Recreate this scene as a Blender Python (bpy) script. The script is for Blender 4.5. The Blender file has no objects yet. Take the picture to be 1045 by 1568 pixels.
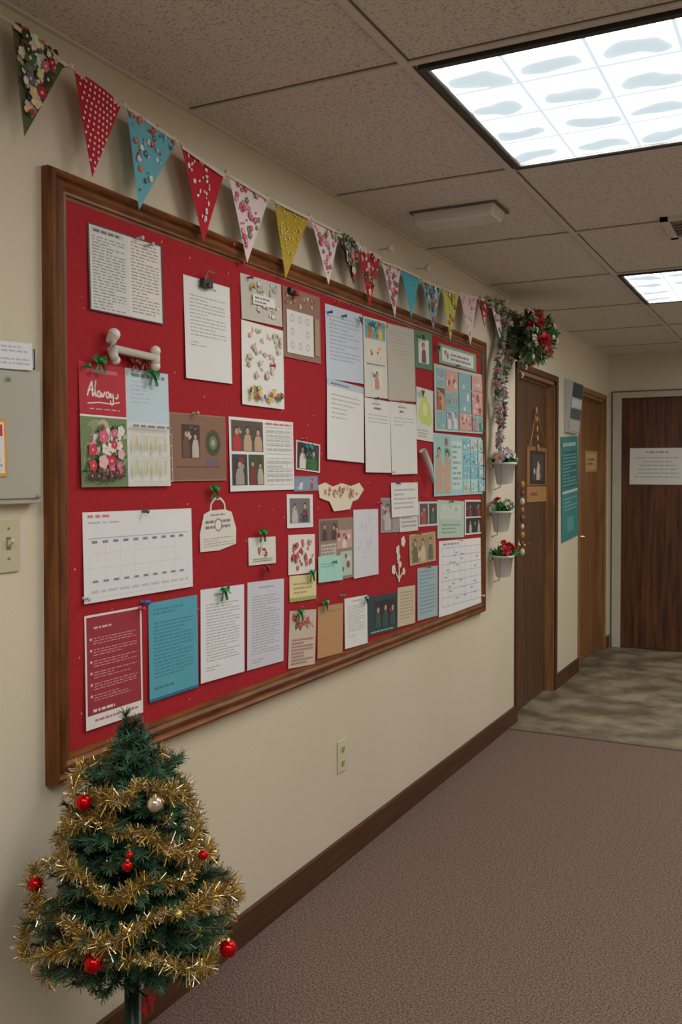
import bpy, math, random
from mathutils import Vector, Matrix
random.seed(7)
scene=bpy.context.scene
try: scene.view_settings.view_transform='Standard'
except Exception as e: print(e)

# ---------------------------------------------------------------- camera
D=1.58; CH=1.455; H=2.482; YEND=8.13
FPX=1425.0; PW,PH=1045.0,1568.0
YAW=math.atan(727.5/FPX); PITCH=math.radians(1.2); SH=-24.0
cam_d=bpy.data.cameras.new('camera'); cam=bpy.data.objects.new('camera',cam_d)
scene.collection.objects.link(cam)
cam.location=(D,0,CH); cam.rotation_euler=(math.pi/2-PITCH,0,YAW)
cam_d.sensor_fit='AUTO'; cam_d.sensor_width=36; cam_d.lens=36*FPX/PH
cam_d.shift_y=SH/PH; cam_d.clip_start=0.05
scene.camera=cam
MROT=cam.rotation_euler.to_matrix(); CL=Vector(cam.location)

def hit(px,py,axis=0,val=0.0):
    """measured photo position -> point on a real plane of the room"""
    d=MROT@Vector(((px-PW/2)/FPX,(PH/2-py+SH)/FPX,-1))
    t=(val-CL[axis])/d[axis]
    return CL+d*t
def hitL(px,py,off=0.0): return hit(px,py,0,off)

# ---------------------------------------------------------------- materials
def s2l(c):
    o=[]
    for v in c[:3]:
        v=v/255.0
        o.append(v/12.92 if v<=0.04045 else ((v+0.055)/1.055)**2.4)
    return tuple(o)+(1.0,)
def mat(name,col=(200,200,200),rough=.6,metal=0.0,spec=None):
    m=bpy.data.materials.new(name); m.use_nodes=True
    b=m.node_tree.nodes['Principled BSDF']
    b.inputs['Base Color'].default_value=s2l(col); b.inputs['Roughness'].default_value=rough
    b.inputs['Metallic'].default_value=metal
    if spec is not None: b.inputs['Specular IOR Level'].default_value=spec
    return m
def N(m,t,**k):
    n=m.node_tree.nodes.new(t)
    for a,v in k.items(): setattr(n,a,v)
    return n
def L(m,a,b): m.node_tree.links.new(a,b)
def bsdf(m): return m.node_tree.nodes['Principled BSDF']
def noise_mat(name,c1,c2,scale=5,rough=.7,stretch=(1,1,1),detail=4,p=(.35,.65),bump=0,bscale=None,metal=0,spec=None):
    m=mat(name,c1,rough,metal,spec)
    tc=N(m,'ShaderNodeTexCoord'); mp=N(m,'ShaderNodeMapping'); mp.inputs['Scale'].default_value=stretch
    nz=N(m,'ShaderNodeTexNoise'); nz.inputs['Scale'].default_value=scale; nz.inputs['Detail'].default_value=detail
    cr=N(m,'ShaderNodeValToRGB')
    cr.color_ramp.elements[0].position=p[0]; cr.color_ramp.elements[0].color=s2l(c1)
    cr.color_ramp.elements[1].position=p[1]; cr.color_ramp.elements[1].color=s2l(c2)
    L(m,tc.outputs['Object'],mp.inputs['Vector']); L(m,mp.outputs[0],nz.inputs['Vector'])
    L(m,nz.outputs['Fac'],cr.inputs['Fac']); L(m,cr.outputs['Color'],bsdf(m).inputs['Base Color'])
    if bump:
        bp=N(m,'ShaderNodeBump'); bp.inputs['Strength'].default_value=bump; bp.inputs['Distance'].default_value=.01
        n2=nz
        if bscale:
            n2=N(m,'ShaderNodeTexNoise'); n2.inputs['Scale'].default_value=bscale
            L(m,tc.outputs['Object'],n2.inputs['Vector'])
        L(m,n2.outputs['Fac'],bp.inputs['Height']); L(m,bp.outputs[0],bsdf(m).inputs['Normal'])
    return m
M_wall=noise_mat('wall_paint',(205,195,173),(210,200,179),scale=1.1,rough=.7,stretch=(1,1.2,.9),detail=2,bump=.06,bscale=120)
M_farwall=noise_mat('far_wall_paint',(207,199,182),(212,204,188),scale=1.5,rough=.75)
M_base=noise_mat('baseboard_wood',(72,44,28),(88,56,37),scale=3,stretch=(8,1,30),rough=.5,spec=.3)
M_frame=noise_mat('frame_wood',(88,48,20),(134,80,38),scale=4,stretch=(12,2,12),rough=.42,p=(.3,.7),spec=.3)
M_frameV=noise_mat('frame_wood_v',(80,44,18),(124,74,34),scale=4,stretch=(12,12,1.5),rough=.42,p=(.3,.7),spec=.3)
M_door_dark=noise_mat('door_wood_dark',(66,42,26),(98,64,40),scale=4,stretch=(8,8,.6),rough=.4,p=(.3,.7))
M_door_tan=noise_mat('door_wood_tan',(112,74,38),(142,98,54),scale=4,stretch=(8,8,.6),rough=.4,p=(.3,.7))
M_door_far=noise_mat('door_wood_far',(50,28,16),(108,64,38),scale=5,stretch=(7,7,.5),rough=.4,p=(.3,.68),detail=6)
M_trimw=noise_mat('trim_light',(186,180,164),(194,188,174),scale=3,rough=.5)
M_jamb=noise_mat('jamb_wood',(120,84,50),(150,108,68),scale=4,stretch=(8,8,.6),rough=.45)
M_metalbox=noise_mat('panel_grey',(166,163,150),(174,171,158),scale=2,rough=.45)

# red felt
M_felt=mat('red_felt',(150,30,40),.85,0,.2)
tc=N(M_felt,'ShaderNodeTexCoord'); vo=N(M_felt,'ShaderNodeTexVoronoi'); vo.inputs['Scale'].default_value=22
cr=N(M_felt,'ShaderNodeValToRGB'); cr.color_ramp.elements[0].position=.05; cr.color_ramp.elements[0].color=s2l((226,160,156))
cr.color_ramp.elements[1].position=.075; cr.color_ramp.elements[1].color=s2l((176,40,48))
nz=N(M_felt,'ShaderNodeTexNoise'); nz.inputs['Scale'].default_value=60; nz.inputs['Detail'].default_value=6; mx=N(M_felt,'ShaderNodeMixRGB',blend_type='MULTIPLY'); mx.inputs['Fac'].default_value=.35
L(M_felt,tc.outputs['Object'],vo.inputs['Vector']); L(M_felt,vo.outputs['Distance'],cr.inputs['Fac']); L(M_felt,tc.outputs['Object'],nz.inputs['Vector'])
L(M_felt,cr.outputs['Color'],mx.inputs[1]); L(M_felt,nz.outputs['Fac'],mx.inputs[2]); L(M_felt,mx.outputs[0],bsdf(M_felt).inputs['Base Color'])

# ceiling tile
M_ceil=mat('ceiling_tile',(196,186,174),.9)
tc=N(M_ceil,'ShaderNodeTexCoord'); nz=N(M_ceil,'ShaderNodeTexNoise'); nz.inputs['Scale'].default_value=150; nz.inputs['Detail'].default_value=3
cr=N(M_ceil,'ShaderNodeValToRGB'); cr.color_ramp.elements[0].position=.34; cr.color_ramp.elements[0].color=s2l((166,159,151))
cr.color_ramp.elements[1].position=.47; cr.color_ramp.elements[1].color=s2l((216,210,202))
bp=N(M_ceil,'ShaderNodeBump'); bp.inputs['Strength'].default_value=.3; bp.inputs['Distance'].default_value=.004
L(M_ceil,tc.outputs['Object'],nz.inputs['Vector']); L(M_ceil,nz.outputs['Fac'],cr.inputs['Fac']); L(M_ceil,cr.outputs['Color'],bsdf(M_ceil).inputs['Base Color'])
L(M_ceil,nz.outputs['Fac'],bp.inputs['Height']); L(M_ceil,bp.outputs[0],bsdf(M_ceil).inputs['Normal'])
M_tbar=mat('ceiling_tbar',(208,202,194),.6)
M_shade_and_edge=mat('seam_shade_and_edge_grey',(104,98,92),.9)  # dark grey painting the shadow line beside the T-bars; also plain dark edges

# carpet
M_carp=mat('carpet',(120,104,98),.95,0,.1)
tc=N(M_carp,'ShaderNodeTexCoord'); nz=N(M_carp,'ShaderNodeTexNoise'); nz.inputs['Scale'].default_value=165; nz.inputs['Detail'].default_value=3; nz.inputs['Roughness'].default_value=.75
cr=N(M_carp,'ShaderNodeValToRGB'); cr.color_ramp.elements[0].position=.38; cr.color_ramp.elements[0].color=s2l((74,58,52))
cr.color_ramp.elements[1].position=.62; cr.color_ramp.elements[1].color=s2l((144,121,111))
bp=N(M_carp,'ShaderNodeBump'); bp.inputs['Strength'].default_value=.6; bp.inputs['Distance'].default_value=.004
L(M_carp,tc.outputs['Object'],nz.inputs['Vector']); L(M_carp,nz.outputs['Fac'],cr.inputs['Fac']); L(M_carp,cr.outputs['Color'],bsdf(M_carp).inputs['Base Color'])
L(M_carp,nz.outputs['Fac'],bp.inputs['Height']); L(M_carp,bp.outputs[0],bsdf(M_carp).inputs['Normal'])
M_vinyl=noise_mat('vinyl_floor',(104,92,76),(156,142,120),scale=4.2,stretch=(1.0,1.0,1),rough=.5,detail=8,p=(.38,.62),spec=.3)
tc=N(M_vinyl,'ShaderNodeTexCoord'); mpv=N(M_vinyl,'ShaderNodeMapping'); mpv.inputs['Rotation'].default_value=(0,0,.785)
br=N(M_vinyl,'ShaderNodeTexBrick'); br.offset=.0
br.inputs['Scale'].default_value=1.0; br.inputs['Brick Width'].default_value=.42; br.inputs['Row Height'].default_value=.42; br.inputs['Mortar Size'].default_value=.004
br.inputs['Color1'].default_value=(1,1,1,1); br.inputs['Color2'].default_value=(.72,.74,.76,1); br.inputs['Mortar'].default_value=(.62,.6,.57,1)
mx=N(M_vinyl,'ShaderNodeMixRGB',blend_type='MULTIPLY'); mx.inputs[0].default_value=1
src=bsdf(M_vinyl).inputs['Base Color'].links[0].from_socket
L(M_vinyl,tc.outputs['Object'],mpv.inputs['Vector']); L(M_vinyl,mpv.outputs[0],br.inputs['Vector']); L(M_vinyl,src,mx.inputs[1]); L(M_vinyl,br.outputs['Color'],mx.inputs[2]); L(M_vinyl,mx.outputs[0],bsdf(M_vinyl).inputs['Base Color'])

# colour-attribute materials
def attr_mat(name,rough,metal=0,noise=.06,gain=1.0):
    m=mat(name,(255,255,255),rough,metal)
    a=N(m,'ShaderNodeVertexColor'); a.layer_name='Col'
    tc=N(m,'ShaderNodeTexCoord'); nz=N(m,'ShaderNodeTexNoise'); nz.inputs['Scale'].default_value=14
    mr=N(m,'ShaderNodeMapRange'); mr.inputs['To Min'].default_value=gain*(1-noise); mr.inputs['To Max'].default_value=gain
    mx=N(m,'ShaderNodeMixRGB',blend_type='MULTIPLY'); mx.inputs['Fac'].default_value=1
    L(m,tc.outputs['Object'],nz.inputs['Vector']); L(m,nz.outputs['Fac'],mr.inputs['Value'])
    L(m,a.outputs['Color'],mx.inputs[1]); L(m,mr.outputs[0],mx.inputs[2]); L(m,mx.outputs[0],bsdf(m).inputs['Base Color'])
    return m
M_print=attr_mat('printed_paper',.65,gain=.9)
M_cloth=attr_mat('bunting_cloth',.9,0,.12,.95)
M_leafy=attr_mat('petals_and_leaves',.6,0,.25)
M_plastic=attr_mat('coloured_plastic',.3,0,.05,.9)
M_shiny=attr_mat('shiny_metallic',.18,.75,.02)
M_tinsel=attr_mat('tinsel_foil',.3,.75,.1)

# ---------------------------------------------------------------- mesh helpers
class PM:
    def __init__(s): s.v=[];s.f=[];s.c=[];s.sm=[]
    def poly(s,pts,col,smooth=False):
        i=len(s.v); s.v+= [tuple(p) for p in pts]; s.f.append(tuple(range(i,i+len(pts)))); s.c.append(s2l(col)); s.sm.append(smooth)
    def mesh(s,vs,fs,col,smooth=False):
        i=len(s.v); s.v+=[tuple(p) for p in vs]
        c=s2l(col)
        for f in fs: s.f.append(tuple(i+k for k in f)); s.c.append(c); s.sm.append(smooth)
    def box(s,a,b,col=(255,255,255)):
        x0,y0,z0=a;x1,y1,z1=b
        vs=[(x0,y0,z0),(x1,y0,z0),(x1,y1,z0),(x0,y1,z0),(x0,y0,z1),(x1,y0,z1),(x1,y1,z1),(x0,y1,z1)]
        s.mesh(vs,[(0,3,2,1),(4,5,6,7),(0,1,5,4),(1,2,6,5),(2,3,7,6),(3,0,4,7)],col)
    def ball(s,c,r,col,nu=10,nv=7,sq=(1,1,1)):
        vs=[];fs=[]
        for j in range(nv+1):
            th=math.pi*j/nv
            for i in range(nu):
                ph=2*math.pi*i/nu
                vs.append((c[0]+r*sq[0]*math.sin(th)*math.cos(ph),c[1]+r*sq[1]*math.sin(th)*math.sin(ph),c[2]+r*sq[2]*math.cos(th)))
        for j in range(nv):
            for i in range(nu):
                a=j*nu+i;b=j*nu+(i+1)%nu
                fs.append((a,a+nu,b+nu,b))
        s.mesh(vs,fs,col,True)
    def tube(s,pts,r,col,n=6,r2=None):
        pts=[Vector(p) for p in pts]; vs=[];fs=[]
        for k,p in enumerate(pts):
            d=(pts[min(k+1,len(pts)-1)]-pts[max(k-1,0)]).normalized()
            a=d.cross(Vector((0,0,1)))
            if a.length<.05: a=d.cross(Vector((1,0,0)))
            a.normalize(); b=d.cross(a)
            rr=r if r2 is None else r+(r2-r)*k/(len(pts)-1)
            for i in range(n):
                t=2*math.pi*i/n; vs.append(p+a*rr*math.cos(t)+b*rr*math.sin(t))
        for k in range(len(pts)-1):
            for i in range(n):
                a=k*n+i;b=k*n+(i+1)%n
                fs.append((a,b,b+n,a+n))
        fs.append(tuple(range(n))); fs.append(tuple(range((len(pts)-1)*n,len(pts)*n)))
        s.mesh(vs,fs,col,True)
    def obj(s,name,m,parent=None,bevel=0):
        me=bpy.data.meshes.new(name); me.from_pydata(s.v,[],s.f); me.update()
        ca=me.color_attributes.new('Col','FLOAT_COLOR','CORNER')
        buf=[]
        for f,c in zip(s.f,s.c): buf+=list(c)*len(f)
        ca.data.foreach_set('color',buf)
        me.polygons.foreach_set('use_smooth',s.sm)
        ms=m if isinstance(m,list) else [m]
        for k in ms: me.materials.append(k)
        o=bpy.data.objects.new(name,me); scene.collection.objects.link(o)
        if parent: o.parent=parent
        if bevel:
            b=o.modifiers.new('bevel','BEVEL'); b.width=bevel; b.segments=2; b.limit_method='ANGLE'
        return o
def empty(name):
    e=bpy.data.objects.new(name,None); scene.collection.objects.link(e); return e
def boxes(name,lst,m,parent=None,bevel=0):
    p=PM()
    for a,b in lst: p.box(a,b)
    return p.obj(name,m,parent,bevel)

# ---------------------------------------------------------------- room shell
Y0=-2.6; XR=3.3
d1a=hitL(790,1000).y; d1b=hitL(849,1000).y
d2a=hitL(886,1000).y; d2b=hitL(924,1000).y
DZ=2.10; YC=5.20
WT=.12
boxes('wall_left',[((-WT,Y0,0),(0,d1a,H)),((-WT,d1a,DZ),(0,d1b,H)),((-WT,d1b,0),(0,d2a,H)),((-WT,d2a,DZ),(0,d2b,H)),((-WT,d2b,0),(0,YEND,H))],M_wall)
fx0,fx1=.105,1.03
boxes('wall_far',[((-WT,YEND,0),(fx0,YEND+WT,H)),((fx0,YEND,DZ+.02),(fx1,YEND+WT,H)),((fx1,YEND,0),(XR+WT,YEND+WT,H))],M_farwall)
boxes('wall_right',[((XR,Y0,0),(XR+WT,YEND,H))],M_wall)
boxes('wall_back',[((-WT,Y0-WT,0),(XR+WT,Y0,H))],M_wall)
boxes('floor',[((-WT,Y0-WT,-.1),(XR+WT,YC,0))],M_carp)
boxes('floor_vinyl',[((-WT,YC,-.1),(XR+WT,YEND+WT,-.001))],M_vinyl)
boxes('trim_floor_transition',[((.0,YC-.01,0),(XR,YC+.01,.004))],mat('transition_strip',(100,88,76),.5))
boxes('ceiling',[((-WT,Y0-WT,H),(XR+WT,YEND+WT,H+.1))],M_ceil)
BH=.10
boxes('baseboard_left',[((0,Y0,0),(.014,d1a-.03,BH)),((0,d1b+.04,0),(.014,d2a-.03,BH)),((0,d2b+.05,0),(.014,YEND,BH))],M_base,bevel=.003)
boxes('baseboard_right',[((XR-.014,Y0,0),(XR,YEND,BH))],M_base)
boxes('baseboard_far',[((fx1+.1,YEND-.014,0),(XR-.014,YEND,BH))],M_base)
GX=.662
gx=[GX,GX+1.22,GX+2.44]; gy=[2.15+.895*k for k in range(-5,7)]
bars=[];shade_strips=[]
for x in gx:
    bars.append(((x-.011,Y0,H-.007),(x+.011,YEND,H))); shade_strips.append(((x-.016,Y0,H-.002),(x+.016,YEND,H+.001)))
for y in gy:
    bars.append(((0,y-.011,H-.0065),(XR,y+.011,H))); shade_strips.append(((0,y-.016,H-.0015),(XR,y+.016,H+.001)))
bars.append(((0,Y0,H-.006),(.014,YEND,H)))
boxes('trim_ceiling_grid',bars,M_tbar); boxes('trim_ceiling_shade_strips',shade_strips,M_shade_and_edge)  # wider dark strips stand in for shade along the bars

# ---------------------------------------------------------------- troffer lights
def lens_mat(name,LS):
    m=bpy.data.materials.new(name); m.use_nodes=True; nt=m.node_tree; nt.nodes.clear()
    out=N(m,'ShaderNodeOutputMaterial'); em=N(m,'ShaderNodeEmission'); L(m,em.outputs[0],out.inputs[0])
    tc=N(m,'ShaderNodeTexCoord'); sp=N(m,'ShaderNodeSeparateXYZ'); L(m,tc.outputs['Object'],sp.inputs[0])
    def mth(op,a,b=None,c=None):
        n=N(m,'ShaderNodeMath',operation=op)
        for i,v in enumerate([a,b,c]):
            if v is None: continue
            if isinstance(v,(int,float)): n.inputs[i].default_value=v
            else: L(m,v,n.inputs[i])
        return n.outputs[0]
    def ss(v,a,b):
        r=N(m,'ShaderNodeMapRange',interpolation_type='SMOOTHSTEP'); L(m,v,r.inputs['Value']); r.inputs['From Min'].default_value=a; r.inputs['From Max'].default_value=b
        return r.outputs[0]
    fx=mth('FRACT',mth('DIVIDE',sp.outputs[0],.2)); fy=mth('FRACT',mth('DIVIDE',sp.outputs[1],.2075))
    ax=mth('ABSOLUTE',mth('SUBTRACT',fx,.5)); ay=mth('ABSOLUTE',mth('SUBTRACT',fy,.5))
    line=mth('MAXIMUM',mth('GREATER_THAN',ax,.476),mth('GREATER_THAN',ay,.468))
    nz=N(m,'ShaderNodeTexNoise'); nz.inputs['Scale'].default_value=7; nz.inputs['Detail'].default_value=1; L(m,tc.outputs['Object'],nz.inputs['Vector'])
    wob=mth('MULTIPLY',mth('SUBTRACT',nz.outputs['Fac'],.5),.6)
    fyw=mth('ADD',fy,wob)
    bl=mth('MULTIPLY',mth('MULTIPLY',ss(fyw,.35,.7),ss(fyw,1.0,.72)),ss(mth('ADD',ax,wob),.55,.1))
    # lamp hot-spots clip to white; the prismatic lens dims softly between the tubes
    fall=mth('POWER',mth('SUBTRACT',1,bl),2.0)
    hot=mth('MULTIPLY',ss(fall,.35,1.0),LS)
    st=mth('ADD',mth('ADD',hot,mth('MULTIPLY',fall,.22)),.78)
    mixl=mth('ADD',mth('MULTIPLY',st,mth('SUBTRACT',1,line)),mth('MULTIPLY',line,.88))
    L(m,mixl,em.inputs['Strength'])
    cm=N(m,'ShaderNodeMixRGB'); L(m,mth('MAXIMUM',ss(bl,.1,.6),line),cm.inputs[0]); cm.inputs[1].default_value=(1,.985,.95,1); cm.inputs[2].default_value=(.82,.95,1,1)
    L(m,cm.outputs[0],em.inputs['Color'])
    return m
M_lens=lens_mat('fluorescent_lens',10.5); M_lens_added=lens_mat('added_fill_lens',16.0)  # the brighter lens is for the added, unseen troffers
M_lframe=mat('troffer_frame',(44,44,44),.5); M_lin=mat('troffer_frame_white',(225,228,228),.4)
def troffer(x0,y0,x1,y1,ml):
    e=empty('ceiling_light_troffer'); e.location=(x0,y0,H)
    w,l=x1-x0,y1-y0; t=.018
    def ch(name,lst,m,bev=0):
        o=boxes(name,lst,m,e); return o
    ch('frame',[((0,0,-.014),(w,t,-.001)),((0,l-t,-.014),(w,l,-.001)),((0,t,-.014),(t,l-t,-.001)),((w-t,t,-.014),(w,l-t,-.001))],M_lframe)
    ch('inner_rim',[((t,t,-.011),(w-t,t+.008,-.001)),((t,l-t-.008,-.011),(w-t,l-t,-.001)),((t,t+.008,-.011),(t+.008,l-t-.008,-.001)),((w-t-.008,t+.008,-.011),(w-t,l-t-.008,-.001))],M_lin)
    p=PM(); p.poly([(t,t,-.006),(w-t,t,-.006),(w-t,l-t,-.006),(t,l-t,-.006)],(255,255,255)); p.obj('lens',ml,e)
TA,TB=GX+.015,GX+1.205
troffer(TA+.01,gy[5]+.02,TB,gy[6]-.02,M_lens)
troffer(TA,gy[8]+.012,TB,gy[9]-.012,M_lens)
troffer(TA,gy[2]+.012,TB,gy[3]-.012,M_lens_added)  # out of view behind the camera, added to brighten the room
troffer(TA+1.22,gy[3]+.012,TB+1.22,gy[4]-.012,M_lens_added)  # this right-hand column is unseen as well, added for more light
troffer(TA+1.22,gy[7]+.012,TB+1.22,gy[8]-.012,M_lens)
troffer(TA+1.22,gy[10]+.012,TB+1.22,gy[11]-.012,M_lens_added)
# ceiling vent
v0=hit(1012,335,2,H)
e=empty('ceiling_vent'); vx0,vy0=v0.x,v0.y-.02
boxes('frame',[((vx0,vy0,H-.012),(vx0+.34,vy0+.03,H)),((vx0,vy0+.31,H-.012),(vx0+.34,vy0+.34,H)),((vx0,vy0,H-.012),(vx0+.03,vy0+.34,H)),((vx0+.31,vy0,H-.012),(vx0+.34,vy0+.34,H))],M_tbar,e)
boxes('louvres',[((vx0+.03,vy0+.03+.047*k,H-.01),(vx0+.31,vy0+.05+.047*k,H-.003)) for k in range(6)],mat('vent_grey',(120,112,104),.5),e)
boxes('duct_throat',[((vx0+.03,vy0+.03,H-.002),(vx0+.31,vy0+.31,H-.0005))],mat('vent_dark',(30,28,26),.9),e)
# small surface-mounted emergency light
a=hit(632,325,2,H); b=hit(756,306,2,H)
e=empty('emergency_light')
ex0,ex1=a.x,b.x; ey=(a.y+b.y)/2
p=PM()
p.mesh([(ex0,ey,H),(ex1,ey,H),(ex1,ey+.16,H),(ex0,ey+.16,H),(ex0+.01,ey+.006,H-.05),(ex1-.01,ey+.006,H-.05),(ex1-.01,ey+.13,H-.05),(ex0+.01,ey+.13,H-.05)],
 [(0,1,2,3),(7,6,5,4),(0,4,5,1),(1,5,6,2),(2,6,7,3),(3,7,4,0)],(222,219,214))
p.obj('diffuser_body',M_plastic,e,bevel=.006)
boxes('mounting_plate',[((ex0-.008,ey-.008,H-.008),(ex1+.008,ey+.17,H-.0005))],M_shade_and_edge,e)

# ---------------------------------------------------------------- doors
def door_left(name,ya,yb,mleaf,mj,lever_px,lever_py):
    e=empty(name); R=-.055
    boxes('leaf',[((R-.045,ya+.03,.008),(R,yb-.03,DZ-.03))],mleaf,e,bevel=.002)
    boxes('jamb',[((-WT,ya,0),(0,ya+.028,DZ)),((-WT,yb-.028,0),(0,yb,DZ)),((-WT,ya,DZ-.028),(0,yb,DZ)),((R,ya+.028,0),(R+.012,ya+.04,DZ-.028)),((R,yb-.04,0),(R+.012,yb-.028,DZ-.028)),((R,ya+.028,DZ-.04),(R+.012,yb-.028,DZ-.028))],mj,e)
    boxes('casing',[((0,ya-.03,0),(.014,ya+.004,DZ+.03)),((0,yb-.004,0),(.014,yb+.04,DZ+.03)),((0,ya-.03,DZ-.004),(.0145,yb+.04,DZ+.035))],M_base if name=='door_1' else mj,e,bevel=.003)
    h=hit(lever_px,lever_py,0,R+.04); z=h.z; yy=h.y
    p=PM(); p.tube([(R,yy,z),(R+.012,yy,z)],.03,(200,160,90),16); p.tube([(R+.01,yy,z),(R+.05,yy,z)],.01,(200,160,90),10)
    p.tube([(R+.05,yy,z),(R+.052,yy+.05,z+.004),(R+.045,yy+.11,z-.002)],.009,(200,160,90),8)
    p.obj('lever_handle',M_shiny,e)
    return e
DR=-.055
door_left('door_1',d1a,d1b,M_door_dark,M_jamb,803,835)
door_left('door_2',d2a,d2b,M_door_tan,M_jamb,894,822)
e=empty('door_3')
boxes('leaf',[((fx0,YEND+.02,.006),(fx1,YEND+.065,DZ+.02))],M_door_far,e)
boxes('casing',[((fx0-.07,YEND-.02,0),(fx0,YEND+.02,DZ+.07)),((fx1,YEND-.02,0),(fx1+.07,YEND+.02,DZ+.07)),((fx0,YEND-.02,DZ+.02),(fx1,YEND+.02,DZ+.07))],M_trimw,e,bevel=.004)
boxes('casing_edge',[((fx0-.082,YEND-.012,0),(fx0-.07,YEND,DZ+.08)),((fx0-.07,YEND-.012,DZ+.07),(fx1+.07,YEND,DZ+.08)),((fx0-.012,YEND-.0,0),(fx0+.004,YEND+.024,DZ+.02))],M_shade_and_edge,e)

# ---------------------------------------------------------------- bulletin board
tl=hitL(67,250,.0); tr=hitL(747,523,.03); br=hitL(744,940,.03); bl=hitL(69,1205,.0)
tl3=hitL(72,252,.03); bl3=hitL(72,1203,.03)
by0=(tl.y+bl.y)/2-.004; by1=(tr.y+br.y)/2; bz1=(tl3.z+tr.z)/2; bz0=(bl3.z+br.z)/2
E=empty('bulletin_board'); BOARD=E
BX=.016
FW=.062
boxes('felt_panel',[((0.001,by0+.03,bz0+.03),(BX,by1-.03,bz1-.03))],M_felt,E)
prof=[(0,0),(0,.02),(.004,.03),(.012,.033),(.018,.028),(.022,.021),(.028,.026),(.038,.029),(.047,.023),(.053,.023),(.056,.0175),(FW,.0165),(FW,0)]
def frame(y0,y1,z0,z1,prof,name,parent,mats):
    p=PM(); corners=[(y0,z1,1,-1),(y1,z1,-1,-1),(y1,z0,-1,1),(y0,z0,1,1)]
    vs=[]
    for (y,z,sy,sz) in corners:
        for (i,h) in prof: vs.append((h,y+sy*i,z+sz*i))
    n=len(prof); fs=[]
    for c in range(4):
        for k in range(n-1):
            a=c*n+k;b=((c+1)%4)*n+k
            fs.append((a,a+1,b+1,b))
    p.mesh(vs,fs,(255,255,255)); o=p.obj(name,mats,parent)
    for i,pl in enumerate(o.data.polygons):
        pl.material_index=0 if (i//(n-1))%2==0 else 1
    return o
frame(by0,by1,bz0,bz1,prof,'wooden_frame',E,[M_frame,M_frameV])

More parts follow.
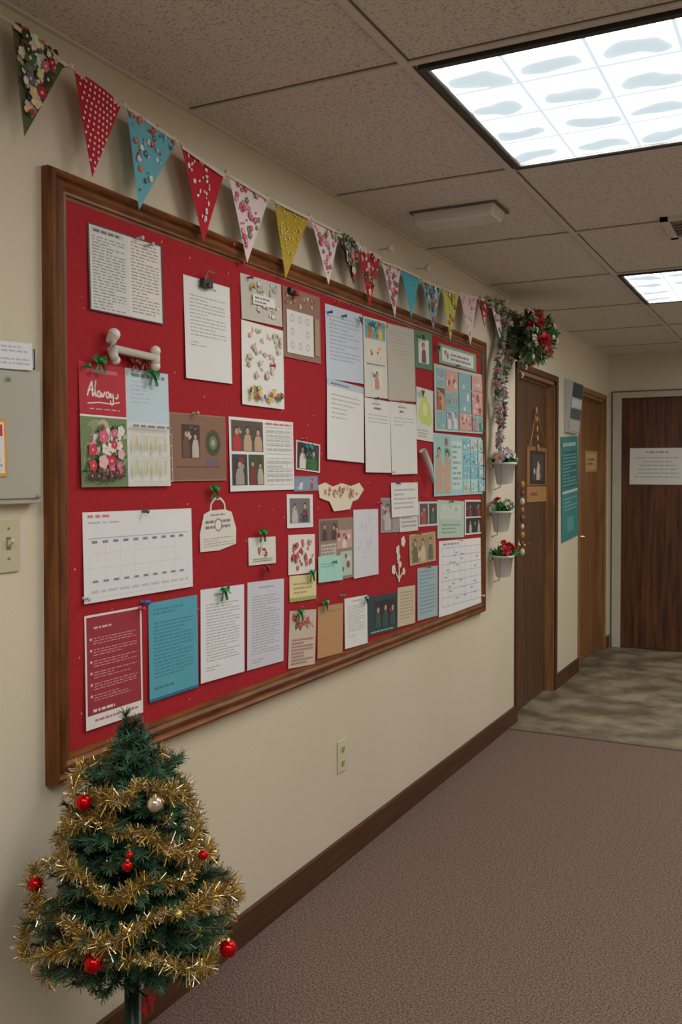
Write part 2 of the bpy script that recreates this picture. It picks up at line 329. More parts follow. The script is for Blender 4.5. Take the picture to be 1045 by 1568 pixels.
# ---------------------------------------------------------------- printed sheets
class Sheet(PM):
    def __init__(s,pix,off=.018,tilt=.003,bg=(238,238,234),axis=0,nrm=Vector((1,0,0)),solid=0.0,tu=0.0):
        super().__init__()
        val=off
        P=[hit(x,y,axis,val) for x,y in pix]
        c=(P[0]+P[1]+P[2]+P[3])/4; U=((P[1]-P[0])+(P[2]-P[3]))/2; w=U.length; U/=w
        V=nrm.cross(U)
        dn=((P[3]-P[0])+(P[2]-P[1]))/2
        if V.dot(dn)<0: V=-V
        s.c0=c;s.U=U;s.V=V;s.w=w;s.h=dn.dot(V);s.n=nrm;s.tilt=tilt;s.lay=0;s.solid=solid;s.tu=tu
        s.bg=bg or (235,235,230)
        if bg: 
            if solid:
                s.lay=-solid/2.5e-5
                s.rect(0,0,1,1,bg)
                a=[s.pt(u,v) for u,v in((0,0),(1,0),(1,1),(0,1))]
                s.lay=0; b=[s.pt(u,v) for u,v in((0,0),(1,0),(1,1),(0,1))]
                for k in range(4): s.poly([a[k],a[(k+1)%4],b[(k+1)%4],b[k]],bg)
            s.rect(0,0,1,1,bg)
    def pt(s,u,v): return s.c0+s.U*(u-.5)*s.w+s.V*(v-.5)*s.h+s.n*(s.lay*2.5e-5+s.tilt*v+s.tu*u)
    def rect(s,u0,v0,u1,v1,col,up=True):
        s.poly([s.pt(u0,v0),s.pt(u1,v0),s.pt(u1,v1),s.pt(u0,v1)],col)
        if up: s.lay+=1
    def shape(s,pts,col): s.poly([s.pt(*q) for q in pts],col); s.lay+=1
    def disc(s,u,v,r,col,n=10,ry=None,rot=0):   # r in metres
        ry=ry or r; pts=[]
        for i in range(n):
            t=2*math.pi*i/n; x=r*math.cos(t); y=ry*math.sin(t)
            pts.append((u+(x*math.cos(rot)-y*math.sin(rot))/s.w, v+(x*math.sin(rot)+y*math.cos(rot))/s.h))
        s.shape(pts,col)
    def text(s,u0,v0,u1,v1,n,col=(120,120,125),fill=.42,rag=.35,center=False):
        if n>2: col=tuple(int(c*.58+b*.42) for c,b in zip(col,s.bg))
        for k in range(n):
            y=v0+(v1-v0)*(k+.3)/n; hh=(v1-v0)/n*fill
            end=u1 if random.random()>rag else u0+(u1-u0)*random.uniform(.45,.95)
            x=u0
            if center: x=u0+(u1-end)/2; end=x+(end-u0)
            while x<end-.01:
                ww=min(random.uniform(.03,.11),end-x)
                s.rect(x,y,x+ww,y+hh,col,False); x+=ww+.018
        s.lay+=1
    def grid(s,u0,v0,u1,v1,nc,nr,col=(120,120,130),t=.0012):
        for k in range(nc+1):
            u=u0+(u1-u0)*k/nc; s.rect(u-t/2/s.w,v0,u+t/2/s.w,v1,col,False)
        s.lay+=1
        for k in range(nr+1):
            v=v0+(v1-v0)*k/nr; s.rect(u0,v-t/2/s.h,u1,v+t/2/s.h,col,False)
        s.lay+=1
    def photo(s,u0,v0,u1,v1,pal,n=14,people=0,bg=None):
        s.rect(u0,v0,u1,v1,bg or pal[0]); 
        W=(u1-u0)*s.w;HH=(v1-v0)*s.h; m=min(W,HH)
        for k in range(n):
            r=random.uniform(.06,.2)*m; ry=r*random.uniform(.5,1.0)
            u=random.uniform(u0*s.w+r,u1*s.w-r)/s.w; v=random.uniform(v0*s.h+r,v1*s.h-r)/s.h
            s.disc(u,v,r,random.choice(pal),9,ry,random.uniform(0,.6) if r<.1*m else 0)
        for k in range(people):
            u=u0+(u1-u0)*(k+.5)/people; r=min(W/people*.2,HH*.13)
            vv=v0+(v1-v0)*random.uniform(.28,.38)
            bc=random.choice(pal[1:]); 
            bw=r*1.9/s.w; tp=vv+r*.9/s.h
            bot=v1-(v1-v0)*.02
            s.shape([(u-bw*.6,tp),(u+bw*.6,tp),(u+bw,tp+(bot-tp)*.4),(u+bw,bot),(u-bw,bot),(u-bw,tp+(bot-tp)*.4)],bc)
            s.disc(u,vv-r*.25/s.h,r*1.05,(50,38,30),10); s.disc(u,vv,r*.85,(206,160,132),10)
    def flowers(s,u0,v0,u1,v1,n,cols,leaf=(96,130,80),r=(.006,.012),center=(230,200,120)):
        for k in range(n):
            rr=random.uniform(*r); u=random.uniform(u0*s.w+rr*1.6,u1*s.w-rr*1.6)/s.w; v=random.uniform(v0*s.h+rr*1.6,v1*s.h-rr*1.6)/s.h
            for q in range(2):
                t=random.uniform(0,6.28); s.disc(u+math.cos(t)*rr*.9/s.w,v+math.sin(t)*rr*.9/s.h,rr*.6,leaf,7,rr*.3,t)
            c=random.choice(cols)
            for q in range(5):
                t=2*math.pi*q/5; s.disc(u+math.cos(t)*rr*.5/s.w,v+math.sin(t)*rr*.5/s.h,rr*.45,tuple(min(255,max(0,int(x+random.uniform(-12,12)))) for x in c),7)
            s.disc(u,v,rr*.22,center,6)
    def border(s,t,col):
        tu=t/s.w;tv=t/s.h
        for a in((0,0,1,tv),(0,1-tv,1,1),(0,tv,tu,1-tv),(1-tu,tv,1,1-tv)): s.rect(*a,col,False)
        s.lay+=1
    def done(s,name,m=None): return s.obj(name,m or M_print)

def Q(x0,yl0,x1,yr0,yr1,yl1,x0b=None,x1b=None):
    return [(x0,yl0),(x1,yr0),(x1b if x1b else x1,yr1),(x0b if x0b else x0,yl1)]
O=BX+.0015
WH=(235,234,231)
def letter(pix,off=O,bg=WH,n=18,tilt=.006,col=(140,140,145),head=True,end=.8,name='letter_sheet',rag=.3):
    s=Sheet(pix,off,tilt,bg)
    if head: s.text(.3,.05,.7,.1,1,(165,165,170),.4,0,True)
    s.text(.12,.16,.88,end,n,col,.34,rag); s.text(.12,end+.04,.45,end+.1,2,(165,165,170),.3)
    return s.done(name)
# newsletter
s=Sheet(Q(136,341,250,377,498,473,133,247),O,.004,(70,66,62)); s.rect(.02,.015,.98,.985,(224,223,220)); s.bg=(224,224,222)
s.text(.05,.12,.47,.97,24,(115,115,115),.42,.15); s.rect(.52,.02,.965,.97,(234,230,220)); s.text(.55,.05,.94,.93,22,(120,116,110),.38,.3); s.rect(.05,.03,.45,.09,(200,202,204)); s.text(.07,.035,.4,.085,1,(110,110,110),.6); s.done('newsletter_page')
letter(Q(283,422,354,440,589,577,280,351),n=12,end=.58)
# floral cards
s=Sheet(Q(369,417,432,437,500,488,368,430),O,.003,(206,200,190)); s.flowers(.03,.03,.97,.97,22,[(236,232,226),(190,180,170),(206,172,160)],(120,130,110),(.006,.013)); s.rect(.25,.4,.8,.62,(238,236,230)); s.text(.3,.42,.75,.6,2,(120,120,120)); s.done('greeting_card')
s=Sheet(Q(370,490,434,506,628,618,369,434),O+.001,.004,(238,236,230)); s.flowers(.03,.03,.97,.72,40,[(222,180,170),(230,200,194),(190,196,166)],(160,176,136),(.005,.011)); s.flowers(.03,.72,.97,.97,22,[(60,150,90),(50,80,150),(206,60,70),(236,200,80),(90,60,40)],(50,120,60),(.006,.012)); s.done('floral_notepaper')
s=Sheet(Q(433,437,491,455,558,545,433,490),O,.003,(152,112,92)); s.flowers(.02,.02,.98,.3,12,[(190,150,120),(120,90,70),(220,200,170)],(90,90,70),(.006,.012))
s.rect(.08,.32,.78,.93,(228,226,222))
for i in range(3):
    for j in range(3):
        if (i,j)!=(1,1): s.disc(.22+.2*i,.43+.19*j,.012,(176,150,140),14); s.disc(.22+.2*i,.43+.19*j,.009,(230,226,220),14)
s.rect(.82,.35,.95,.9,(176,146,120)); s.done('craft_card')
s=Sheet(Q(499,467,556,480,590,577,498,555),O,.004,(204,214,228)); s.text(.1,.12,.9,.75,12,(150,156,166),.35); s.done('letter_sheet')
s=Sheet(Q(500,578,556,593,709,703,500,557),O+.003,.006,WH); s.rect(0,.0,1,.09,(190,206,220)); s.text(.1,.02,.9,.08,1,(120,120,130)); s.text(.12,.16,.9,.5,6,(150,150,155),.3,.6); s.done('notice_sheet')
s=Sheet(Q(557,485,592,492,612,606,557,593),O,.003,(226,224,214)); s.photo(.06,.02,.94,.26,[(110,176,190),(226,116,50),(236,200,80),(70,130,70),(206,50,50)],14,2); s.photo(.06,.28,.94,.52,[(230,225,210),(206,70,70),(80,140,180),(226,180,80)],10); s.text(.1,.56,.9,.6,1,(140,120,110)); s.photo(.3,.62,.75,.9,[(232,230,220),(200,150,120),(160,190,200),(120,120,140)],8,1); s.done('event_flyer')
s=Sheet(Q(592,495,634,503,617,612,594,637),O,.003,(196,192,178)); s.text(.12,.08,.88,.4,7,(170,166,152),.3); s.border(.004,(170,166,150)); s.done('notice_sheet')
for q in (Q(557,609,597,614,725,722,560,598),Q(597,616,637,618,727,725,599,638)):
    s=Sheet(q,O+.004,.006,WH); s.text(.3,.04,.8,.09,1,(140,140,150)); s.text(.35,.1,.7,.14,1,(100,100,100),.7); s.text(.12,.2,.9,.34,3,(160,160,165),.3); s.done('notice_sheet')
s=Sheet(Q(635,505,662,512,568,562,636,662),O,.002,(70,124,90)); s.photo(.2,.2,.8,.85,[(230,226,220),(120,60,50),(60,60,60)],5,1); s.done('photo_card')
s=Sheet(Q(637,592,663,598,678,672,638,664),O+.001,.003,(226,226,216)); s.shape([(.1,.55),(.2,.3),(.5,.12),(.8,.3),(.95,.6),(.8,.7),(.3,.68)],(210,220,120)); s.disc(.5,.4,.03,(228,234,170),14); s.text(.1,.78,.9,.95,3); s.done('greeting_card')
s=Sheet(Q(672,525,730,543,570,555,672,729),O,.002,(126,176,140)); s.rect(.08,.15,.92,.85,(232,232,228)); s.flowers(.08,.15,.3,.85,6,[(206,70,90),(236,180,190)],(70,140,80),(.008,.012)); s.text(.3,.3,.85,.75,2,(140,150,150),.5); s.done('greeting_card')
s=Sheet(Q(665,558,740,573,666,658,665,740),O+.002,.004,(186,208,200)); 
pal=[[(140,186,186),(220,120,124),(80,130,110)],[(120,80,56),(210,170,110),(60,60,60),(200,80,70)],[(140,186,190),(146,166,206),(234,220,232)],[(116,170,200),(220,225,220),(90,150,110)],[(220,164,156),(160,80,86),(232,220,190)]]
us=[.03,.2,.45,.72,.97]
for i in range(4):
    vs_=[.04,.3+random.uniform(-.08,.1),.64+random.uniform(-.08,.08),.97]
    for j in range(3):
        s.photo(us[i]+.008,vs_[j]+.008,us[i+1]-.008,vs_[j+1]-.008,random.choice(pal),16,random.choice([0,0,2]))
s.done('photo_collage')
s=Sheet(Q(664,664,744,670,757,759,664,744),O+.002,.004,(170,214,214))
s.photo(.02,.03,.3,.97,[(160,206,200),(160,104,84),(210,170,146),(96,150,124)],20,2); s.rect(.31,.1,.5,.9,(206,228,224)); s.text(.33,.15,.48,.85,8,(120,140,140))
for i in range(3):
    for j in range(4): s.photo(.52+.15*i,.04+.235*j,.66+.15*i,.25+.235*j,random.choice([[(136,196,210),(230,230,220),(90,150,166)],[(184,222,214),(232,116,130),(126,180,160)]]),12)
s.done('photo_collage')
s=Sheet(Q(670,765,711,768,822,825),O,.002,(186,210,192)); s.photo(.1,.1,.9,.5,[(206,216,206),(140,180,150),(226,230,226)],8); s.text(.15,.6,.85,.9,3,(110,130,120)); s.done('greeting_card')
s=Sheet(Q(712,765,741,766,816,820),O,.002,(226,226,222)); s.photo(.06,.05,.94,.48,[(50,46,50),(160,50,56),(120,110,110)],6,2); s.photo(.06,.52,.94,.95,[(40,40,50),(190,180,170),(90,90,100)],6,2); s.done('photo_print')
s=Sheet(Q(641,768,671,768,804,807),O,.002,(222,220,214)); s.photo(.06,.08,.48,.92,[(90,80,80),(190,70,70),(150,140,130)],5,1); s.photo(.52,.08,.94,.92,[(70,70,80),(60,110,90),(190,180,170)],5,1); s.done('photo_print')
s=Sheet(Q(583,762,628,764,814,816),O,.002,(166,160,160)); s.photo(.05,.05,.4,.95,[(150,140,140),(200,190,190),(90,80,90)],8,1); s.done('greeting_card')
s=Sheet(Q(599,740,640,738,789,792),O+.003,.004,WH); s.text(.1,.15,.9,.8,5,(140,140,150),.4); s.done('note_card')
s=Sheet(Q(612,788,640,786,812,815),O+.001,.003,(224,220,214)); s.text(.1,.1,.9,.8,3); s.done('note_card')
# big wall calendar left
s=Sheet(Q(121,553,257,572,745,745,120,258),O,.008,(232,232,228))
s.rect(0,0,.49,.42,(188,30,46)); s.rect(0,.42,.49,.435,(240,240,240)); s.rect(.08,.05,.4,.08,(206,100,112))
def stroke(s,pts,th,col):
    for a,b in zip(pts,pts[1:]):
        dx,dy=(b[0]-a[0])*s.w,(b[1]-a[1])*s.h; l=math.hypot(dx,dy) or 1
        nx,ny=-dy/l*th/2/s.w,dx/l*th/2/s.h
        s.poly([s.pt(a[0]-nx,a[1]-ny),s.pt(b[0]-nx,b[1]-ny),s.pt(b[0]+nx,b[1]+ny),s.pt(a[0]+nx,a[1]+ny)],col)
def arc(u,v,ru,rv,t0,t1,n=10): return [(u+ru*math.cos(math.radians(t0+(t1-t0)*k/n)),v-rv*math.sin(math.radians(t0+(t1-t0)*k/n))) for k in range(n+1)]
wc=(242,230,230); th=.0048
stroke(s,[(.08,.27),(.105,.2),(.13,.15),(.135,.27)],th,wc); s.lay+=1
stroke(s,[(.085,.225),(.145,.215)],th*.7,wc); s.lay+=1
stroke(s,[(.135,.27),(.155,.24),(.17,.14),(.16,.2),(.165,.27),(.18,.26)],th,wc); s.lay+=1
for u in (.2,.29,):
    stroke(s,arc(u,.248,.016,.024,20,380),th,wc); s.lay+=1
    stroke(s,[(u+.016,.235),(u+.02,.27),(u+.035,.255)],th,wc); s.lay+=1
stroke(s,[(.225,.235),(.24,.27),(.262,.225)],th,wc); s.lay+=1
stroke(s,[(.32,.23),(.33,.27),(.35,.235),(.35,.3)],th,wc); s.lay+=1
stroke(s,arc(.335,.3,.016,.026,0,-200),th*.8,wc); s.lay+=1
stroke(s,arc(.385,.25,.016,.02,60,-150),th,wc); s.lay+=1
stroke(s,[(.08,.33),(.2,.315),(.32,.32),(.42,.3)],th*.6,wc); s.lay+=1
s.text(.1,.36,.42,.38,1,(230,180,185))
s.rect(.5,.0,1,.45,(200,222,232)); s.text(.56,.02,.95,.07,1,(130,140,150),.6); s.text(.55,.09,.8,.3,6,(160,176,186),.3,.6)
s.rect(0,.435,.49,1,(130,150,110)); s.photo(.0,.435,.49,1,[(120,140,96),(150,160,120),(70,96,54),(190,190,150)],26)
s.flowers(.02,.45,.47,.97,44,[(228,100,140),(240,186,198),(238,230,224),(210,50,80)],(56,110,50),(.010,.021))
s.flowers(.02,.84,.47,.98,14,[(80,50,60),(120,40,60)],(50,80,40),(.006,.012))
s.text(.52,.46,.98,.51,1,(140,140,140))
s.grid(.52,.54,.98,.96,5,4,(206,206,196),.002)
for i in range(4):
    for j in range(2): s.rect(.55+.11*i,.58+.2*j,.57+.11*i,.7+.2*j,(206,200,110),False)
s.lay+=1
s.done('wall_calendar')
# framed photo
s=Sheet(Q(259,631,346,638,736,737,259,344),O,.003,(142,104,84)); s.photo(.2,.16,.52,.66,[(70,52,44),(200,190,180),(110,80,60)],8,2); s.disc(.76,.42,.038,(96,76,50),20); s.disc(.76,.42,.031,(60,80,56),18); s.disc(.76,.42,.02,(120,130,90),14); s.disc(.76,.42,.01,(190,170,130),10)
s.rect(.1,.78,.9,.8,(110,84,70)); s.rect(.62,.66,.85,.76,(120,100,120)); s.border(.004,(160,130,110)); s.done('framed_photo')
# calendar with family photos
s=Sheet(Q(349,638,449,646,750,752,352,449),O,.005,(236,236,232))
pf=[[(96,80,70),(190,54,56),(50,90,80),(196,170,140)],[(60,60,70),(160,44,56),(170,160,150)],[(70,80,60),(190,180,160),(130,56,46)],[(80,110,90),(40,40,50),(200,60,60)]]
s.photo(.03,.04,.5,.46,pf[0],14,3); s.photo(.03,.5,.25,.92,pf[1],8,1); s.photo(.27,.5,.5,.92,pf[2],8,2)
s.text(.54,.03,.96,.07,1,(206,120,120),.6)
for j in range(2):
    s.grid(.54,.1+.44*j,.97,.48+.44*j,5,5,(200,202,208),.0012); s.text(.56,.12+.44*j,.95,.46+.44*j,5,(180,170,175),.3)
s.done('wall_calendar')
s=Sheet(Q(453,672,490,682,723,720),O,.002,(226,222,216)); s.photo(.05,.05,.95,.95,[(60,50,46),(176,26,34),(46,116,60),(226,220,210)],8,2); s.done('photo_print')
s=Sheet(Q(450,730,487,728,752,752),O,.002,(120,140,160)); s.photo(.05,.1,.95,.9,[(140,156,176),(190,60,60),(220,220,220)],6,2); s.done('photo_print')
s=Sheet(Q(439,758,479,756,808,808),O,.003,(232,232,228)); s.photo(.1,.12,.88,.86,[(120,120,124),(80,80,84),(190,190,190),(150,130,120)],8,2); s.done('photo_print')
# white month calendar
s=Sheet(Q(126,785,293,778,898,925),O,.006,(235,236,237)); s.text(.04,.02,.25,.07,1,(216,130,130),.6); s.text(.04,.1,.3,.14,1,(190,190,200))
for v in (.32,.76): 
    for i in range(10): s.rect(.07+.088*i,v,.115+.088*i,v+.03,(130,136,164),False)
s.lay+=1
s.grid(.05,.3,.95,.95,7,4,(216,218,222),.0012)
s.text(.06,.85,.95,.92,1,(204,204,210)); s.rect(.04,.29,.96,.297,(170,170,185)); s.done('month_calendar')
# gift bag shaped card
s=Sheet(Q(305,762,361,760,838,848),O,.003,None); s.shape([(.12,.3),(.3,.24),(.7,.24),(.88,.3),(1,.62),(.98,.92),(.5,1.0),(.0,.98),(0,.66)],(230,226,214))
stroke(s,[(.3,.26),(.32,.12),(.42,.03),(.58,.03),(.68,.12),(.7,.26)],.008,(226,220,206)); s.lay+=1
s.text(.15,.4,.85,.6,2,(130,126,130),.5,.1,True); s.disc(.5,.52,.02,(160,150,140),14); s.disc(.5,.52,.015,(234,230,222),12); s.text(.1,.74,.92,.92,4,(150,140,136),.45,.1); s.text(.3,.3,.7,.36,1,(140,130,126)); s.done('gift_bag_card')
s=Sheet(Q(380,824,422,821,862,866),O,.003,(228,228,218)); s.flowers(.25,.3,.75,.8,9,[(196,44,56),(230,220,210)],(50,140,70),(.007,.013)); s.text(.15,.75,.85,.9,2,(170,160,150)); s.done('greeting_card')
s=Sheet(Q(441,820,482,817,877,880),O,.003,(236,228,222)); s.flowers(.04,.04,.96,.96,26,[(220,60,94),(230,124,146),(196,40,66)],(50,140,90),(.006,.012)); s.done('greeting_card')
s=Sheet(Q(488,797,541,790,885,892),O,.003,(158,134,118)); s.photo(.03,.03,.55,.35,[(120,100,90),(200,190,180),(80,66,60)],8,2); s.photo(.5,.2,.95,.5,[(206,166,156),(150,54,56),(226,220,210)],8,1); s.rect(.05,.4,.48,.6,(200,190,176)); s.text(.07,.42,.46,.58,3); s.rect(.6,.55,.95,.95,(190,200,190)); s.photo(.62,.57,.93,.93,[(186,210,186),(160,80,84),(226,226,220)],8); s.done('newspaper_clipping')
s=Sheet(Q(487,853,524,850,888,892),O+.003,.004,(170,224,208)); s.text(.1,.25,.8,.45,2,(130,176,166)); s.done('sticky_note')
s=Sheet(Q(541,782,579,778,880,885),O+.001,.004,(222,222,230)); 
for k in range(14): s.disc(random.uniform(.2,.8),random.uniform(.1,.9),.012,(200,200,212),8,.004,random.uniform(0,3))
s.done('sketch_sheet')
s=Sheet(Q(627,820,667,813,859,866),O,.003,(196,170,130)); s.photo(.06,.06,.94,.94,[(170,150,116),(110,110,90),(214,196,160),(90,110,96)],12,3); s.done('photo_print')
s=Sheet(Q(672,832,741,820,928,942),O,.004,(236,236,237)); s.grid(.06,.1,.94,.88,7,7,(180,184,198),.003); s.text(.08,.02,.6,.08,1,(150,150,155)); 
for k in range(22): s.rect(*(lambda a,b:(a,b,a+.06,b+.02))(random.uniform(.1,.8),random.uniform(.15,.8)),(170,170,194),False)
s.done('schedule_sheet')
s=Sheet(Q(639,870,670,866,942,951),O,.004,(166,192,200)); s.text(.1,.05,.9,.9,12,(110,130,140)); s.done('notice_sheet')
s=Sheet([(614,899),(642,895),(629,955),(603,962)],O+.002,.003,(210,198,174)); s.text(.15,.1,.9,.85,9,(150,136,116)); s.done('note_card')
s=Sheet(Q(563,915,611,906,963,975),O,.003,(40,70,74)); s.photo(.2,.14,.9,.84,[(44,40,44),(150,34,46),(60,84,84)],8,3); s.text(.1,.88,.9,.96,1,(190,190,180)); s.done('photo_print')
letter(Q(527,918,562,910,985,993),n=12,end=.7)
s=Sheet(Q(486,930,525,922,1000,1008),O,.003,(196,150,104)); s.rect(.08,.1,.92,.14,(176,136,96)); s.border(.003,(170,130,92)); s.done('kraft_envelope')
s=Sheet(Q(442,937,483,932,1017,1023),O,.003,(210,196,178)); s.flowers(.04,.02,.96,.4,14,[(200,70,76),(226,150,146),(120,60,50)],(70,124,56),(.008,.014)); s.text(.1,.48,.9,.95,8,(190,96,86),.4); s.done('recipe_card')
s=Sheet(Q(443,883,484,878,917,922),O,.003,(230,216,160)); s.text(.15,.25,.85,.75,3,(140,110,80),.4); s.rect(.0,.85,1,1,(160,182,96)); s.done('note_card')
letter(Q(378,893,434,885,1012,1026),bg=(214,216,226),n=22,end=.85,tilt=.004)
letter(Q(306,904,373,894,1028,1046),n=20,end=.8,bg=(235,235,239))
s=Sheet(Q(225,925,301,910,1052,1075,229,303),O,.005,(88,170,190)); s.text(.1,.06,.7,.14,2,(70,136,156)); s.text(.1,.2,.9,.78,16,(50,116,136),.36,.3); s.text(.1,.85,.8,.9,1,(64,124,144)); s.rect(0,.97,1,1,(50,110,140)); s.done('teal_notice')
s=Sheet(Q(126,945,214,928,1090,1118,132,219),O,.006,(236,232,230)); s.rect(.03,.02,.97,.88,(160,46,58)); s.bg=(160,46,58); s.text(.15,.1,.45,.13,1,(220,190,190),.6)
for k in range(6): s.text(.14,.2+.1*k,.9,.27+.1*k,3,(252,228,230),.36,.5); s.disc(.1,.215+.1*k,.004,(230,200,200),6)
s.text(.12,.82,.6,.86,1,(230,216,216),.6); s.text(.15,.91,.9,.95,1,(200,120,126),.5); s.done('red_flyer')
# shaped floral teacup card
s=Sheet(Q(487,740,557,738,782,783),O,.006,None); s.shape([(0,.1),(.15,.0),(.3,.14),(.5,.02),(.7,.12),(.9,.0),(1,.25),(.85,.6),(.72,.68),(.66,.95),(.3,1),(.22,.66),(.02,.52)],(232,220,196)); s.flowers(.08,.05,.92,.6,24,[(212,130,100),(226,184,124),(206,100,96)],(110,130,76),(.006,.011)); s.done('teacup_card')
# white flower decal
p=Sheet(Q(598,822,622,820,890,892),O,.002,None)
for (u,v,r) in ((.8,.12,.02),(.45,.3,.016),(.5,.45,.016),(.2,.72,.018),(.85,.78,.014),(.62,.62,.012),(.5,.55,.01)): 
    for q in range(5): p.disc(u+math.cos(q*1.256)*r*.6/p.w,v+math.sin(q*1.256)*r*.6/p.h,r*.6,(232,226,216),8)
p.shape([(.48,.2),(.54,.2),(.6,1),(.5,1)],(222,214,200)); p.shape([(.2,.7),(.26,.7),(.58,.95),(.52,.97)],(222,214,200)); p.shape([(.8,.76),(.86,.78),(.58,.95),(.55,.9)],(222,214,200)); p.done('flower_cutout')
# curled paper
p=PM(); a=hitL(648,690,.037); b=hitL(663,738,.04); p.tube([a,(a+b)/2+Vector((.01,0,0)),b],.017,(226,224,222),12,.009); p.obj('rolled_paper',M_print)
# rolled scroll ornament with knobbed ends
p=PM(); A=hitL(172,533,.04); B=hitL(238,548,.04)
p.tube([A,B],.010,(226,222,212),12)
p.tube([A+Vector((0,.004,.034)),A+Vector((0,-.004,.015)),A,A-Vector((0,-.003,.014)),A-Vector((0,-.01,.028))],.014,(232,228,216),12,.011)
p.ball(A+Vector((0,.006,.034)),.016,(236,232,222),12,8); p.ball(A+Vector((0,.012,-.028)),.012,(236,232,222),12,8)
p.tube([B+Vector((0,0,.016)),B,B-Vector((0,0,.02))],.012,(232,228,216),12); p.ball(B+Vector((0,.0,.018)),.014,(236,232,222),12,8); p.ball(B-Vector((0,0,.022)),.013,(236,232,222),12,8)
p.obj('scroll_ornament',M_plastic)
# bows, clips and pins
def bow(p,px,py,col,sz=.02,off=.03):
    c=hitL(px,py,off); 
    for sg in (-1,1):
        pts=[c,c+Vector((.008,sg*sz*.7,sz*.55)),c+Vector((.003,sg*sz*1.15,sz*.1)),c+Vector((.008,sg*sz*.7,-sz*.4))]
        p.mesh(pts,[(0,1,2,3)],col); 
        p.mesh([c,c+Vector((.006,sg*sz*.2,-sz*.2)),c+Vector((.002,sg*sz*.9,-sz*1.3)),c+Vector((.002,sg*sz*.35,-sz*1.4))],[(0,1,2,3)],tuple(int(x*.8) for x in col))
    p.ball(c+Vector((.004,0,0)),sz*.28,col,8,6)
GR=(24,136,64)
p=PM()
for x,y in ((152,551),(234,572),(328,747),(402,814),(343,903),(460,936),(498,921),(473,684),(647,600),(560,915),(648,515),(571,495),(478,876),(672,530),(552,488)): bow(p,x,y,GR if random.random()<.85 else (40,150,160),.024 if x<500 else .018)
for x,y in ((222,550),(207,553),(408,868)): bow(p,x,y,(140,70,50) if x<300 else (150,30,40),.02)
p.obj('ribbon_clips',M_plastic,BOARD)
p=PM()
for x,y,c in ((220,783,(40,120,80)),(212,365,(200,200,205)),(228,375,(200,200,205)),(352,375,(180,30,60)),(367,403,(180,30,60)),(381,425,(180,30,60)),(452,452,(190,40,60)),(513,462,(190,40,60)),(535,468,(180,30,60)),(590,500,(200,200,60)),(463,672,(190,40,50)),(600,722,(230,230,230)),(297,633,(180,160,140)),(222,922,(40,100,180)),(218,922,(40,100,180)),(523,912,(60,140,90)),(580,770,(200,40,50)),(608,740,(60,90,200)),(700,560,(200,40,40)),(733,546,(60,160,90)),(650,760,(220,60,60)),(690,768,(60,140,90)),(705,827,(220,220,220)),(655,868,(60,140,90)),(640,817,(200,50,60)),(503,478,(40,70,160)),(525,484,(40,70,160)),(130,560,(30,120,60)),(127,720,(30,120,60)),(575,610,(60,70,60)),(612,615,(200,60,60)),(415,560,(200,50,60)),(385,440,(210,170,60)),(510,860,(60,140,90)),(738,660,(60,150,90)),(738,912,(220,220,220)),(465,788,(180,50,60)),(130,916,(220,220,220)),(214,932,(200,60,60))):
    c0=hitL(x,y,BX+.006); p.tube([c0-Vector((.005,0,0)),c0+Vector((.012,0,0))],.0035,c,8); p.ball(c0+Vector((.014,0,0)),.0062,c,10,6,(.6,1,1))
p.obj('push_pins',M_plastic,BOARD)
p=PM(); c=hitL(316,436,BX+.012); p.box(c+Vector((-.006,-.022,-.008)),c+Vector((.008,.022,.014)),(30,30,32)); p.tube([c+Vector((.006,-.012,.012)),c+Vector((.016,-.016,.035)),c+Vector((.016,.016,.035)),c+Vector((.006,.012,.012))],.0018,(150,150,150),6); p.ball(c+Vector((.008,0,-.004)),.009,(90,60,40),8,6); p.obj('binder_clip',M_plastic)
p=PM(); c=hitL(448,447,BX+.01); p.box(c+Vector((-.006,-.02,-.006)),c+Vector((.006,.02,.012)),(30,30,32)); p.ball(c+Vector((.008,.012,-.004)),.01,(180,40,50),8,6);p.obj('binder_clip',M_plastic)

# ---------------------------------------------------------------- bunting
flags=[((18,35),(100,97),(35,210),'dark'),((113,105),(186,160),(139,272),'reddot'),((194,163),(272,215),(211,322),'blue'),((277,222),(343,268),(310,372),'redbig'),
((350,266),(412,304),(377,403),'pink'),((420,306),(474,333),(436,427),'gold'),((476,333),(520,356),(502,437),'pink'),((514,356),(552,378),(541,438),'dark'),
((547,375),(583,395),(565,470),'redfl'),((584,398),(614,410),(604,487),'pink'),((614,410),(643,424),(629,487),'blue2'),((645,427),(676,440),(663,505),'multi'),
((677,440),(703,450),(689,522),'yellow'),((704,447),(731,455),(720,530),'pale'),((731,455),(750,462),(741,500),'redfl'),((751,461),(777,466),(765,520),'pink')]
p=PM(); OFF=.052
def vdisc(c,U,V,r,col,n=8,ry=None,rot=0):
    ry=ry or r; pts=[]
    for i in range(n):
        t=2*math.pi*i/n; x=r*math.cos(t);y=ry*math.sin(t)
        pts.append(c+U*(x*math.cos(rot)-y*math.sin(rot))+V*(x*math.sin(rot)+y*math.cos(rot)))
    p.poly(pts,col)
